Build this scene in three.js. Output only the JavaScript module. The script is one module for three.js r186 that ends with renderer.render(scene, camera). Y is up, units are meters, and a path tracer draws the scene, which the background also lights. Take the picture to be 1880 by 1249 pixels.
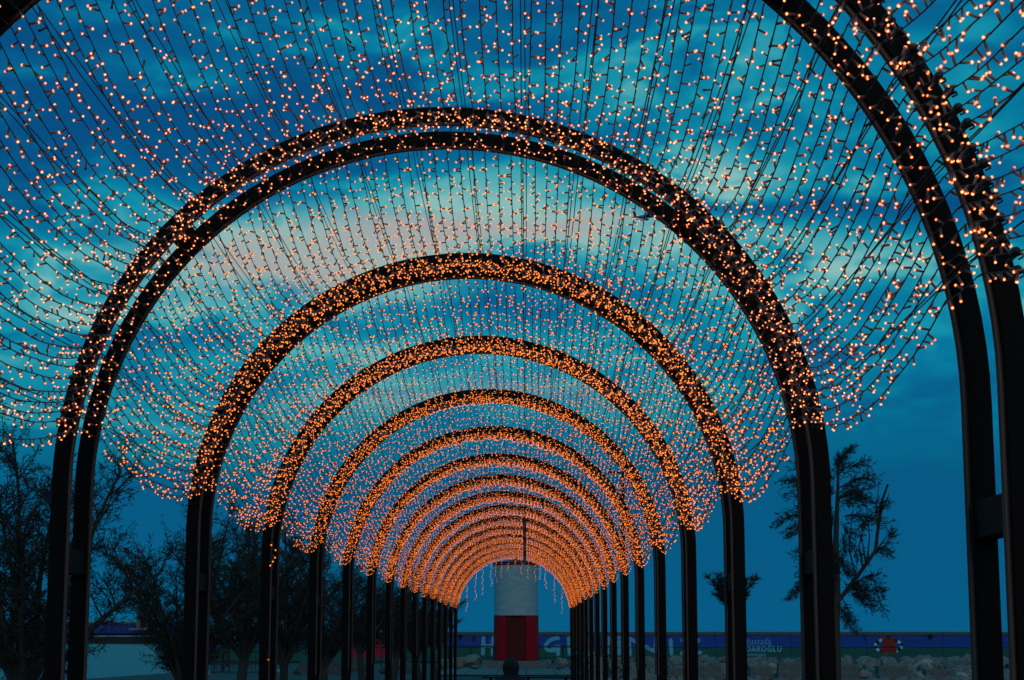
import * as THREE from 'three';
import { mergeGeometries } from 'three/addons/utils/BufferGeometryUtils.js';
import { MarchingCubes } from 'three/addons/objects/MarchingCubes.js';
import { RoundedBoxGeometry } from 'three/addons/geometries/RoundedBoxGeometry.js';

// ---------------------------------------------------------------- camera, exposure, sky, light
const EYE = 1.7, CAMX = 0.45, F = 3300, PITCH = Math.atan((1165 - 624.5) / F), YAW = Math.atan(27 / 3344);
const scene = new THREE.Scene();
const camera = new THREE.PerspectiveCamera(2 * Math.atan(624.5 / F) * 180 / Math.PI, 1024 / 680, 0.1, 12000);
camera.rotation.order = 'YXZ';
camera.position.set(CAMX, EYE, 0);
camera.rotation.set(PITCH, YAW, 0);
camera.updateMatrixWorld(true);
const renderer = new THREE.WebGLRenderer({ antialias: true });
renderer.setSize(1024, 680);
renderer.toneMapping = THREE.LinearToneMapping;
renderer.toneMappingExposure = 1;
renderer.shadowMap.enabled = true;

const D2R = Math.PI / 180;
const clamp = (x, a = 0, b = 1) => Math.min(b, Math.max(a, x));
const smooth = (a, b, x) => { const t = clamp((x - a) / (b - a)); return t * t * (3 - 2 * t); };
const lerp = (a, b, t) => a + (b - a) * t;
function rng(seed) { let s = seed | 0; return () => { s = (s + 0x6d2b79f5) | 0; let t = Math.imul(s ^ (s >>> 15), 1 | s); t = (t + Math.imul(t ^ (t >>> 7), 61 | t)) ^ t; return ((t ^ (t >>> 14)) >>> 0) / 4294967296; }; }
const lin = (c) => { c /= 255; return c <= 0.04045 ? c / 12.92 : Math.pow((c + 0.055) / 1.055, 2.4); };
const rgb = (r, g, b) => new THREE.Color().setRGB(r, g, b);

// value noise in three dimensions
const PERM = new Uint8Array(512); { const r = rng(77); const p = [...Array(256).keys()]; for (let i = 255; i > 0; i--) { const j = Math.floor(r() * (i + 1)); [p[i], p[j]] = [p[j], p[i]]; } for (let i = 0; i < 512; i++) PERM[i] = p[i & 255]; }
function noise3(x, y, z) {
  const xi = Math.floor(x), yi = Math.floor(y), zi = Math.floor(z);
  let u = x - xi, v = y - yi, w = z - zi; u = u * u * u * (u * (u * 6 - 15) + 10); v = v * v * v * (v * (v * 6 - 15) + 10); w = w * w * w * (w * (w * 6 - 15) + 10);
  const X = xi & 255, Y = yi & 255, Z = zi & 255, X1 = (X + 1) & 255, Y1 = (Y + 1) & 255, Z1 = (Z + 1) & 255;
  const a = PERM[X] + Y, a1 = PERM[X] + Y1, b = PERM[X1] + Y, b1 = PERM[X1] + Y1;
  const h = (k) => PERM[k & 511];
  const p = (q, zz) => PERM[(PERM[q & 511] + zz) & 511];
  const n00 = lerp(p(a, Z), p(b, Z), u), n10 = lerp(p(a1, Z), p(b1, Z), u), n01 = lerp(p(a, Z1), p(b, Z1), u), n11 = lerp(p(a1, Z1), p(b1, Z1), u);
  return lerp(lerp(n00, n10, v), lerp(n01, n11, v), w) / 127.5 - 1;
}
function fbm(x, y, z, o) { let s = 0, a = 0.5; for (let i = 0; i < o; i++) { s += a * noise3(x, y, z); x = x * 2.03 + 17.1; y = y * 2.03 + 3.7; z = z * 2.03 + 9.2; a *= 0.5; } return s; }

// dusk sky with torn cloud sheets; directions as azimuth (degrees right of the tunnel's axis) and elevation
// each bank: azimuth, elevation, half-width, half-height, brightness, tilt (degrees)
const BANKS = [
  [-10.5, 14.7, 5, 1.7, -0.5, 0], [-4, 16.8, 5.5, 1.3, -0.36, 0], [-8, 19, 5, 0.9, -0.2, 0], [-15, 16, 3.4, 1.5, -0.36, 0], [4, 19.5, 5, 0.7, -0.14, 0], [-12.2, 17.6, 3.6, 0.7, 0.22, 8],
  [8.5, 17.5, 7, 1.5, 0.18, 0], [12.5, 15.5, 5, 1.2, 0.16, -6], [3, 14.6, 3.4, 1.0, -0.12, 0],
  [-16, 13.3, 1.8, 0.8, -0.32, 0], [-12.4, 14.1, 2.0, 0.9, 0.28, -30], [-10, 12.8, 3.2, 0.7, 0.36, -6],
  [-4.5, 13.7, 3.6, 0.8, 0.26, 6], [1, 13.3, 3.4, 0.9, 0.3, -4], [-6, 12.2, 5, 0.75, 0.42, 4], [1.5, 12.5, 5, 0.7, 0.4, 0],
  [6.7, 14.6, 2.6, 0.6, 0.42, -14], [8.2, 13.3, 3.4, 0.55, -0.36, 4], [13, 12.9, 3.4, 0.6, -0.2, -4],
  [10.2, 11.6, 3.6, 0.75, 0.44, -8], [14.6, 10.9, 1.8, 0.35, 0.16, -8], [5.6, 11.3, 2.6, 0.6, 0.22, 0],
  [-14.5, 11.6, 3.2, 0.5, 0.26, -4], [-15, 10.1, 3, 0.4, 0.2, 0], [-8.5, 10.4, 4, 0.5, 0.16, 4], [0, 10.2, 5, 0.6, -0.16, 0], [-12.5, 9.2, 3.5, 0.45, -0.12, 0],
  [-4.2, 8.6, 5, 0.5, 0.2, 2], [-12.5, 6.4, 4, 0.35, 0.3, -4], [-11, 5.2, 2.6, 0.45, 0.22, 6], [-1.5, 7.1, 4.5, 0.45, 0.22, 0], [7, 9.2, 4, 0.45, -0.18, 0], [12, 7.6, 6, 1.6, -0.22, 0],
  [13, 5, 5, 1.4, -0.05, 0],
];
const GLOW = [[-7.2, 11.8, 3.0, 0.7, 0.95], [-2.6, 12.7, 3.8, 0.5, 1.0], [-9.6, 12.1, 1.6, 0.4, 0.5], [1.2, 12.7, 2.4, 0.4, 0.6], [-1.5, 7.3, 4, 0.4, 0.3]];
const RAMP = [[0, 0, 79, 130], [0.22, 0, 96, 143], [0.42, 0, 120, 157], [0.6, 18, 145, 169], [0.8, 76, 169, 178], [1.05, 134, 190, 186]].map(([t, r, g, b]) => [t, lin(r), lin(g), lin(b)]);
{
  const W = 4096, H = 2048, data = new Float32Array(W * H * 4);
  for (let row = 0; row < H; row++) {
    const el = ((row + 0.5) / H - 0.5) * 180, ce = Math.cos(el * D2R), se = Math.sin(el * D2R);
    const below = el < -3;
    for (let col = 0; col < W; col++) {
      const o = (row * W + col) * 4;
      const round = ((col + 0.5) / W - 0.5) * 2 * Math.PI;
      let az = (round + Math.PI / 2) / D2R; if (az > 180) az -= 360; if (az < -180) az += 360;
      if (below) { data[o] = 0.003; data[o + 1] = 0.10; data[o + 2] = 0.24; data[o + 3] = 1; continue; }
      const x = Math.cos(round) * ce, z = Math.sin(round) * ce, y = se;
      const wx = fbm(x * 9 + 5, y * 22, z * 9, 3) * 0.09, wy = fbm(x * 9 - 7, y * 22 + 31, z * 9, 3) * 0.035;
      const n1 = fbm((x + wx) * 10, (y + wy) * 34, (z + wx) * 10, 5);
      const n2 = fbm((x - wx) * 34 + 11, (y + wy) * 110, z * 34, 4);
      const veil = fbm((x + wx) * 5 + 3, (y + wy) * 13 + 8, z * 5 + 1, 4);
      const low = smooth(9.5, 4.5, el);
      const e1 = fbm((x + wx * 1.6) * 15 + 2, (y + wy * 1.8) * 52, (z + wx * 1.6) * 15, 6);
      let t = 0.36 + 0.21 * smooth(17, 12, el) * smooth(4, 7, el) + (n1 * 0.3 + n2 * 0.3 + veil * 0.25 + 0.2 * (smooth(-0.04, 0.18, e1) - 0.45) * smooth(-0.3, 0.25, veil + n1)) * lerp(1, 0.12, low) - 0.06 * low;
      let g = 0;
      if (az > -24 && az < 24 && el > -2 && el < 24) {
        const sx = az + wx * 26 + n1 * 1.6 + n2 * 0.8, sy = el + wy * 24 + n1 * 0.7 + n2 * 0.45;
        for (const [ba, be, bw, bh, amp, tilt] of BANKS) {
          const c = Math.cos(tilt * D2R), s = Math.sin(tilt * D2R), dx = sx - ba, dy = sy - be;
          const p = (dx * c + dy * s) / bw, q = (-dx * s + dy * c) / bh, r2 = p * p + q * q;
          if (r2 < 7) t += amp * (amp < 0 ? 0.85 : 1) * Math.exp(-r2 * 0.9);
        }
        for (const [ba, be, bw, bh, amp] of GLOW) { const p = (sx - ba) / bw, q = (sy - be) / bh, r2 = p * p + q * q; if (r2 < 7) g += amp * Math.exp(-r2); }
        t -= 0.04;
      }
      t = clamp(t, 0, 1.05); g = clamp(g * 0.88, 0, 0.8);
      let i = 0; while (i < RAMP.length - 2 && t > RAMP[i + 1][0]) i++;
      const A = RAMP[i], B = RAMP[i + 1], k = smooth(0, 1, (t - A[0]) / (B[0] - A[0])) * 0.5 + 0.5 * clamp((t - A[0]) / (B[0] - A[0]));
      const dim = lerp(1, 0.79, low);
      data[o] = lerp(lerp(A[1], B[1], k), 0.4, g) * dim + 0.002; data[o + 1] = lerp(lerp(A[2], B[2], k), 0.36, g) * dim; data[o + 2] = lerp(lerp(A[3], B[3], k), 0.36, g) * dim; data[o + 3] = 1;
    }
  }
  const sky = new THREE.DataTexture(data, W, H, THREE.RGBAFormat, THREE.FloatType);
  sky.mapping = THREE.EquirectangularReflectionMapping; sky.magFilter = THREE.LinearFilter; sky.needsUpdate = true;
  scene.background = sky; scene.environment = sky;
}
// last soft daylight from behind the photographer
const dusk = new THREE.DirectionalLight(rgb(1, 0.86, 0.72), 0.34);
dusk.position.set(10, 26, 30); dusk.target.position.set(0, 0, -40); dusk.castShadow = true; dusk.shadow.radius = 60;
dusk.shadow.camera.left = -60; dusk.shadow.camera.right = 60; dusk.shadow.camera.top = 60; dusk.shadow.camera.bottom = -60; dusk.shadow.camera.far = 250;
dusk.name = 'dusk_light'; dusk.target.name = 'dusk_target'; scene.add(dusk, dusk.target);

// ---------------------------------------------------------------- helpers
const V = (x, y, z) => new THREE.Vector3(x, y, z);
// the point at the distance d (metres along the tunnel) that stands at pixel (px, py) of the 1880 x 1249 photograph
function at(px, py, d) { const v = V((px - 940) / F, -(py - 624.5) / F, -1).applyEuler(camera.rotation); v.multiplyScalar(-d / v.z); return v.add(camera.position); }
const used = new Map();
function numbered(n) { const k = used.get(n) ?? 0; used.set(n, k + 1); return k ? `${n}_${String(k).padStart(3, '0')}` : n; }
function shade(o) { o.castShadow = true; o.receiveShadow = true; return o; }
function tag(o, label, category, group, kind) { if (label) o.userData.label = label; if (category) o.userData.category = category; if (group) o.userData.group = group; if (kind) o.userData.kind = kind; return o; }
function thing(name, label, category, pos = [0, 0, 0], turn = 0, group) { const o = new THREE.Group(); o.name = numbered(name); o.position.set(...pos); o.rotation.y = turn; scene.add(o); return tag(o, label, category, group); }
function part(name, geo, mat, parent) { const m = shade(new THREE.Mesh(geo, mat)); m.name = name; (parent ?? scene).add(m); return m; }
function struct(name, geo, mat) { const m = part(numbered(name), geo, mat); m.userData.kind = 'structure'; return m; }
const mv = (g, x, y, z) => g.translate(x, y, z);
const box = (w, h, d, x = 0, y = 0, z = 0) => new THREE.BoxGeometry(w, h, d).translate(x, y, z);
const rbox = (w, h, d, r, x = 0, y = 0, z = 0) => new RoundedBoxGeometry(w, h, d, 1, r).translate(x, y, z);
function merge(list) { const l = list.map((g) => { const q = g.index ? g.toNonIndexed() : g.clone(); for (const k of Object.keys(q.attributes)) if (!['position', 'normal', 'uv'].includes(k)) q.deleteAttribute(k); return q; }); return mergeGeometries(l); }
// a tube through points with its own radius at each; sides few
function tube(pts, rads, sides = 5, cap = false) {
  const pos = [], idx = [], nor = [], uv = []; let up = V(0.31, 0.9, 0.21), len = 0;
  pts.forEach((p, i) => {
    const t = pts[Math.min(i + 1, pts.length - 1)].clone().sub(pts[Math.max(i - 1, 0)]).normalize();
    let a = up.clone().sub(t.clone().multiplyScalar(up.dot(t))); if (a.lengthSq() < 1e-6) a = V(1, 0, 0).sub(t.clone().multiplyScalar(t.x)); a.normalize(); up = a;
    const b = t.clone().cross(a); if (i) len += p.distanceTo(pts[i - 1]);
    for (let k = 0; k <= sides; k++) { const f = k / sides * 2 * Math.PI, n = a.clone().multiplyScalar(Math.cos(f)).add(b.clone().multiplyScalar(Math.sin(f))); nor.push(n.x, n.y, n.z); const r = Array.isArray(rads) ? rads[i] : rads; pos.push(p.x + n.x * r, p.y + n.y * r, p.z + n.z * r); uv.push(k / sides, len); }
  });
  const s = sides + 1;
  for (let i = 0; i < pts.length - 1; i++) for (let k = 0; k < sides; k++) { const q = i * s + k; idx.push(q, q + 1, q + s, q + 1, q + s + 1, q + s); }
  if (cap) for (const [i, flip] of [[0, 1], [pts.length - 1, 0]]) for (let k = 1; k < sides - 1; k++) idx.push(i * s, i * s + (flip ? k + 1 : k), i * s + (flip ? k : k + 1));
  const g = new THREE.BufferGeometry(); g.setAttribute('position', new THREE.Float32BufferAttribute(pos, 3)); g.setAttribute('normal', new THREE.Float32BufferAttribute(nor, 3)); g.setAttribute('uv', new THREE.Float32BufferAttribute(uv, 2)); g.setIndex(idx); return g;
}
function noiseTex(size, fn, srgb = false) { const d = new Uint8Array(size * size * 4); for (let y = 0; y < size; y++) for (let x = 0; x < size; x++) { const v = fn(x / size, y / size), o = (y * size + x) * 4; if (Array.isArray(v)) { d[o] = v[0]; d[o + 1] = v[1]; d[o + 2] = v[2]; } else d[o] = d[o + 1] = d[o + 2] = v; d[o + 3] = 255; } const t = new THREE.DataTexture(d, size, size); t.wrapS = t.wrapT = THREE.RepeatWrapping; t.magFilter = THREE.LinearFilter; if (srgb) t.colorSpace = THREE.SRGBColorSpace; t.needsUpdate = true; return t; }
// noise that repeats without a seam
const ring = (u, v, s, o, seed = 0) => { const a = u * 2 * Math.PI, b = v * 2 * Math.PI; return fbm(Math.cos(a) * s + seed, Math.sin(a) * s + Math.cos(b) * s * 0.73, Math.sin(b) * s, o); };
const ORD = ['', 'first', 'second', 'third', 'fourth', 'fifth', 'sixth', 'seventh', 'eighth', 'ninth', 'tenth', 'eleventh', 'twelfth', 'thirteenth', 'fourteenth', 'fifteenth', 'sixteenth', 'seventeenth', 'eighteenth', 'nineteenth'];
const ord = (n) => n < 20 ? ORD[n] : n % 10 ? ({ 2: 'twenty', 3: 'thirty', 4: 'forty' })[Math.floor(n / 10)] + '-' + ORD[n % 10] : ({ 2: 'twentieth', 3: 'thirtieth', 4: 'fortieth' })[n / 10];

// ---------------------------------------------------------------- materials
const grain = noiseTex(256, (u, v) => 128 + 110 * ring(u, v, 6, 5));
const mottle = noiseTex(512, (u, v) => { const n = ring(u, v, 4, 6), m = ring(u, v, 14, 4, 40); const k = 205 + 46 * n + 34 * m; return [k, k * 0.985, k * 0.96].map((q) => clamp(q, 0, 255)); }, true);
const softMottle = noiseTex(256, (u, v) => { const k = 225 + 22 * ring(u, v, 5, 5, 9); return [k, k, k * 0.99].map((q) => clamp(q, 0, 255)); }, true);
const M = {
  steel: new THREE.MeshPhysicalMaterial({ color: rgb(0.005, 0.0045, 0.0045), roughness: 0.6, specularIntensity: 0.15, bumpMap: grain, bumpScale: 0.0006 }),
  rail: new THREE.MeshStandardMaterial({ color: rgb(0.1, 0.04, 0.028), roughness: 0.5 }),  // reddish brown puts the warm rim light of the bulbs into the colour
  cableBlack: new THREE.MeshStandardMaterial({ color: rgb(0.012, 0.012, 0.012), roughness: 0.6 }),
  wire: new THREE.MeshStandardMaterial({ color: rgb(0.025, 0.02, 0.018), roughness: 0.6 }),
  socket: new THREE.MeshPhysicalMaterial({ color: rgb(0.5, 0.3, 0.24), roughness: 0.9, transmission: 0.5, thickness: 0 }),
  plug: new THREE.MeshStandardMaterial({ color: rgb(0.04, 0.032, 0.03), roughness: 0.55 }),
  core: new THREE.MeshStandardMaterial({ name: 'bulb_core_light', color: rgb(0, 0, 0), roughness: 0.4, emissive: rgb(1, 0.6, 0.35), emissiveIntensity: 2.5 }),
  halo: new THREE.MeshStandardMaterial({ name: 'bulb_halo_light', color: rgb(0.3, 0.1, 0.03), roughness: 0.6, emissive: rgb(1, 0.17, 0.01), emissiveIntensity: 2.3, transparent: true, opacity: 0.4, depthWrite: false }),  // see-through glowing shell imitates the orange halo around each bulb
  bulbFar: new THREE.MeshStandardMaterial({ name: 'bulb_light', color: rgb(0.2, 0.1, 0.05), roughness: 0.5, emissive: rgb(1, 0.2, 0.006), emissiveIntensity: 2.4 }),
  bulbMid: new THREE.MeshStandardMaterial({ name: 'bulb_mid_light', color: rgb(0.2, 0.1, 0.05), roughness: 0.5, emissive: rgb(1, 0.22, 0.025), emissiveIntensity: 2.2 }),
  bulbLoose: new THREE.MeshStandardMaterial({ name: 'loose_bulb_light', color: rgb(0.2, 0.1, 0.05), roughness: 0.5, emissive: rgb(1, 0.38, 0.1), emissiveIntensity: 2.6 }),
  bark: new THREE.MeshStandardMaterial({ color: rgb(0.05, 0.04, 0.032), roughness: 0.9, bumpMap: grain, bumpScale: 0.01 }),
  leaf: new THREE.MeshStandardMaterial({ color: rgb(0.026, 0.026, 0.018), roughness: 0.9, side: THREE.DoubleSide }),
  ground: new THREE.MeshStandardMaterial({ color: rgb(0.11, 0.1, 0.09), map: mottle, roughness: 0.92, bumpMap: grain, bumpScale: 0.02 }),
  paving: new THREE.MeshStandardMaterial({ color: rgb(0.24, 0.24, 0.24), map: mottle, roughness: 0.7, bumpMap: grain, bumpScale: 0.004 }),
  concrete: new THREE.MeshStandardMaterial({ color: rgb(0.22, 0.22, 0.22), map: mottle, roughness: 0.9, bumpMap: grain, bumpScale: 0.01 }),
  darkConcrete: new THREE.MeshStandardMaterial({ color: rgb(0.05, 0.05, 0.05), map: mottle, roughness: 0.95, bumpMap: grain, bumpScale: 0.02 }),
  white: new THREE.MeshStandardMaterial({ color: rgb(0.42, 0.56, 0.6), map: softMottle, roughness: 0.7, bumpMap: grain, bumpScale: 0.004 }),
  red: new THREE.MeshPhysicalMaterial({ specularIntensity: 0.3, color: rgb(0.38, 0.004, 0.012), roughness: 0.6, bumpMap: grain, bumpScale: 0.002 }),
  darkRed: new THREE.MeshPhysicalMaterial({ specularIntensity: 0.3, color: rgb(0.1, 0.006, 0.008), roughness: 0.65 }),
  coping: new THREE.MeshStandardMaterial({ color: rgb(0.16, 0.17, 0.16), map: mottle, roughness: 0.9 }),
  blueWall: new THREE.MeshStandardMaterial({ color: rgb(0.03, 0.07, 0.36), map: mottle, roughness: 0.8 }),
  boulders: [[0.5, 0.47, 0.42], [0.46, 0.36, 0.28], [0.62, 0.58, 0.52], [0.36, 0.34, 0.33]].map((c) => new THREE.MeshStandardMaterial({ color: rgb(...c), map: mottle, roughness: 0.95, bumpMap: grain, bumpScale: 0.03 })),
  rubble: new THREE.MeshStandardMaterial({ color: rgb(0.34, 0.32, 0.29), map: mottle, roughness: 0.95, bumpMap: grain, bumpScale: 0.03 }),
  coat: new THREE.MeshStandardMaterial({ color: rgb(0.012, 0.012, 0.014), roughness: 0.9 }),
  skin: new THREE.MeshStandardMaterial({ color: rgb(0.35, 0.2, 0.14), roughness: 0.6 }),
  water: new THREE.MeshPhysicalMaterial({ color: rgb(0.13, 0.16, 0.15), roughness: 0.28, ior: 1.33, bumpScale: 0.12 }),
  glass: new THREE.MeshPhysicalMaterial({ color: rgb(0.9, 0.9, 0.9), roughness: 0.05, transmission: 1, thickness: 0 }),
  planeBody: new THREE.MeshStandardMaterial({ color: rgb(0.05, 0.16, 0.34), roughness: 0.4 }),
  planeDark: new THREE.MeshStandardMaterial({ color: rgb(0.02, 0.03, 0.08), roughness: 0.5 }),
};
M.water.bumpMap = noiseTex(512, (u, v) => 128 + 100 * ring(u, v, 7, 5, 3)); M.water.bumpMap.repeat.set(1 / 9, 1 / 2.4);

// ---------------------------------------------------------------- ground, water
{
  // land: a sheet that runs to the horizon, with the harbour basin cut out on its left
  const land = new THREE.Shape([[25, -40], [-20.5, 40], [-16.9, -68], [-15.3, -82], [-62, -320], [-62, -360], [60, -360], [4000, -360], [4000, 4000], [-4000, 4000], [-4000, 40]].slice(1).map(([x, z]) => new THREE.Vector2(x, -z)));
  const g = new THREE.ExtrudeGeometry(land, { depth: 3, bevelEnabled: false }); g.rotateX(-Math.PI / 2); g.translate(0, -3, 0);
  const uv = g.attributes.uv; for (let i = 0; i < uv.count; i++) uv.setXY(i, uv.getX(i) / 6, uv.getY(i) / 6);
  struct('ground', g, M.ground);
  const w = new THREE.PlaneGeometry(16000, 16000); w.rotateX(-Math.PI / 2); w.translate(0, -1.2, 0);
  for (let i = 0; i < 4; i++) w.attributes.uv.setXY(i, w.attributes.uv.getX(i) * 16000, w.attributes.uv.getY(i) * 16000);
  struct('sea_water', w, M.water);
  const p = new THREE.PlaneGeometry(4.9, 66); p.rotateX(-Math.PI / 2); p.translate(0, 0.004, -31); for (let i = 0; i < 4; i++) p.attributes.uv.setXY(i, p.attributes.uv.getX(i) * 2, p.attributes.uv.getY(i) * 26);
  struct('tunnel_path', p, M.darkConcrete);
  // pale paved apron before the lighthouse, laid in slabs
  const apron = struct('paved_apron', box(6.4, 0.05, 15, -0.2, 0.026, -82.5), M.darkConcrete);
  const slab = rbox(1.24, 0.03, 1.46, 0.01);
  for (let i = 0; i < 5; i++) for (let j = 0; j < 10; j++) { const s = part('paving_slab', slab, M.paving, apron); s.position.set(-0.2 + (i - 2) * 1.27, 0.062 + ((i * 7 + j * 3) % 5) * 0.001, -75.8 - j * 1.49); }
}

// ---------------------------------------------------------------- the arches
const R = 2.0, SPRING = 2.48, FIRST = 5.88, BAY = 3.775, PAIR = 0.48, N_ARCH = 16;
const archZ = (k) => -(FIRST + BAY * (k - 1));         // middle of the pair of arch k, k = 0 .. 16
function hoopPath(r, drop = 0) { const p = []; const h = SPRING - drop; for (let i = 0; i < 6; i++) p.push([r, h * i / 6, 1, 0]); for (let i = 0; i <= 64; i++) { const a = i / 64 * Math.PI; p.push([r * Math.cos(a), SPRING + r * Math.sin(a), Math.cos(a), Math.sin(a)]); } for (let i = 5; i >= 0; i--) p.push([-r, h * i / 6, -1, 0]); return p; }
function sweep(path, w, d, c) {               // chamfered box section along a path in the plane z = 0
  const sec = [[-w, -d + c], [-w + c, -d], [w - c, -d], [w, -d + c], [w, d - c], [w - c, d], [-w + c, d], [-w, d - c]], pos = [], uv = []; let len = 0;
  const P = path.map(([x, y, nx, ny]) => sec.map(([a, b]) => V(x + nx * a, y + ny * a, b)));
  for (let i = 0; i < path.length - 1; i++) {
    const l2 = len + Math.hypot(path[i + 1][0] - path[i][0], path[i + 1][1] - path[i][1]);
    for (let k = 0; k < 8; k++) { const m = (k + 1) % 8, q = [P[i][k], P[i][m], P[i + 1][m], P[i + 1][k]]; for (const j of [0, 2, 1, 0, 3, 2]) { pos.push(q[j].x, q[j].y, q[j].z); uv.push(j === 0 || j === 3 ? k * 0.05 : k * 0.05 + 0.05, j < 2 ? len : l2); } }
    len = l2;
  }
  const g = new THREE.BufferGeometry(); g.setAttribute('position', new THREE.Float32BufferAttribute(pos, 3)); g.setAttribute('uv', new THREE.Float32BufferAttribute(uv, 2)); g.computeVertexNormals(); return g;
}
const onArc = (deg, r) => [r * Math.cos(deg * D2R), SPRING + r * Math.sin(deg * D2R)];
function makeArch() {
  const o = new THREE.Group();
  const hoop = sweep(hoopPath(R), 0.0405, 0.019, 0.004);
  for (const s of [1, -1]) { const h = part('hoop', hoop, M.steel, o); h.position.z = s * PAIR / 2; }
  const rail = tube(hoopPath(R - 0.053).slice(3, -3).map(([x, y]) => V(x, y, 0)), 0.011, 6);
  for (const s of [1, -1]) { const h = part('hanging_rail', rail, M.rail, o); h.position.z = s * PAIR / 2 + 0.004; }
  const sp = rbox(0.075, 0.13, PAIR - 0.038, 0.006);
  for (const s of [-1, 1]) {
    const a = part('spacer', sp, M.steel, o); a.position.set(s * R, 2.08, 0);
    const bolt = new THREE.CylinderGeometry(0.012, 0.012, 0.02, 6).rotateX(Math.PI / 2).translate(0, 0.088, 0.13);
    part('bolt', merge([bolt]), M.rail, a);
    const b = part('spacer', sp, M.steel, o); b.position.set(s * R, 0.6, 0);
    const [x, y] = onArc(s > 0 ? 48 : 136, R); const c = part('spacer', sp, M.steel, o); c.position.set(x, y, 0); c.rotation.z = (s > 0 ? 48 : 136) * D2R;
    for (const q of [1, -1]) {
      const f = part('base_plate', rbox(0.22, 0.016, 0.2, 0.003), M.steel, o); f.position.set(s * R, 0.012, q * PAIR / 2);
    }
    // supply lead stapled to the inner face of the near leg
    const lead = []; for (let i = 0; i <= 24; i++) lead.push(V(s * (R - 0.05 - 0.004 * Math.sin(i * 1.7)), 0.05 + i * 0.105, PAIR / 2 + 0.004 * Math.sin(i * 2.3)));
    part('supply_lead', tube(lead, 0.006, 5), M.cableBlack, o);
  }
  return o;
}
const proto = makeArch();
for (let k = 0; k <= N_ARCH; k++) {
  const o = k ? proto.clone() : proto; o.name = numbered('steel_arch'); o.position.set(0, 0, archZ(k)); scene.add(o);
  tag(o, k === 0 ? 'black steel double arch just before the nearest one in the picture, above the photographer' : k === 1 ? 'nearest black steel double arch, cut off by the picture edge at right' : k === N_ARCH ? 'last black steel double arch, smallest, framing the lighthouse' : k === 2 ? 'second black steel double arch, its two hoops clearly apart with sky between' : `${ord(k)} black steel double arch of the light tunnel counted from the nearest`, 'arch', 'arches of the light tunnel');
}

// ---------------------------------------------------------------- strings of lights
const SPAN = BAY - PAIR, RA = R - 0.053 - 0.012, NSTR = 85, A0 = 9, A1 = 171;
const socketG = (() => { const g = new THREE.CylinderGeometry(0.0046, 0.0036, 0.03, 6); g.translate(0, 0.015, 0); return g.toNonIndexed(); })();
const coreG = new THREE.IcosahedronGeometry(0.0031, 1).translate(0, 0.0315, 0), haloG = new THREE.IcosahedronGeometry(0.0053, 1).translate(0, 0.0315, 0), farG = new THREE.IcosahedronGeometry(0.0053, 0).translate(0, 0.0315, 0), looseG = new THREE.IcosahedronGeometry(0.0072, 1).translate(0, 0.0315, 0), midG = new THREE.IcosahedronGeometry(0.0051, 1).translate(0, 0.0315, 0), thinSocketG = new THREE.CylinderGeometry(0.0046, 0.0036, 0.03, 4, 1, true).translate(0, 0.015, 0).toNonIndexed();
const three = (list) => { const g = mergeGeometries(list.map((q) => { const c = q.index ? q.toNonIndexed() : q.clone(); c.deleteAttribute('uv'); return c; }), true); return g; };
const bulbG = three([socketG, coreG, haloG]);
const LEVELS = [0.55, 0.85, 1.05, 1.4].map((k) => { const c = M.core.clone(), h = M.halo.clone(); c.emissiveIntensity *= k; h.emissiveIntensity *= 0.4 + 0.6 * k; return [M.socket, c, h]; });
const DEAD = [M.socket, M.socket, M.plug], MID_MATS = [M.socket, M.bulbMid], FAR_MATS = [M.socket, M.bulbFar], LOOSE_MATS = [M.socket, M.bulbLoose];
function sagPoint(v, z) { // z runs 0 .. BAY towards the far hoop
  if (z < SPAN) { const t = z / SPAN; return V(v.wob * Math.sin(t * 7 + v.ph) * Math.sin(t * Math.PI), -4 * v.sag * t * (1 - t) + 0.004 * Math.sin(t * 23 + v.ph) * Math.sin(t * Math.PI), -z); }
  const t = (z - SPAN) / PAIR; return V(0, -4 * 0.012 * t * (1 - t), -z);
}
const VARIANTS = [];
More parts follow.
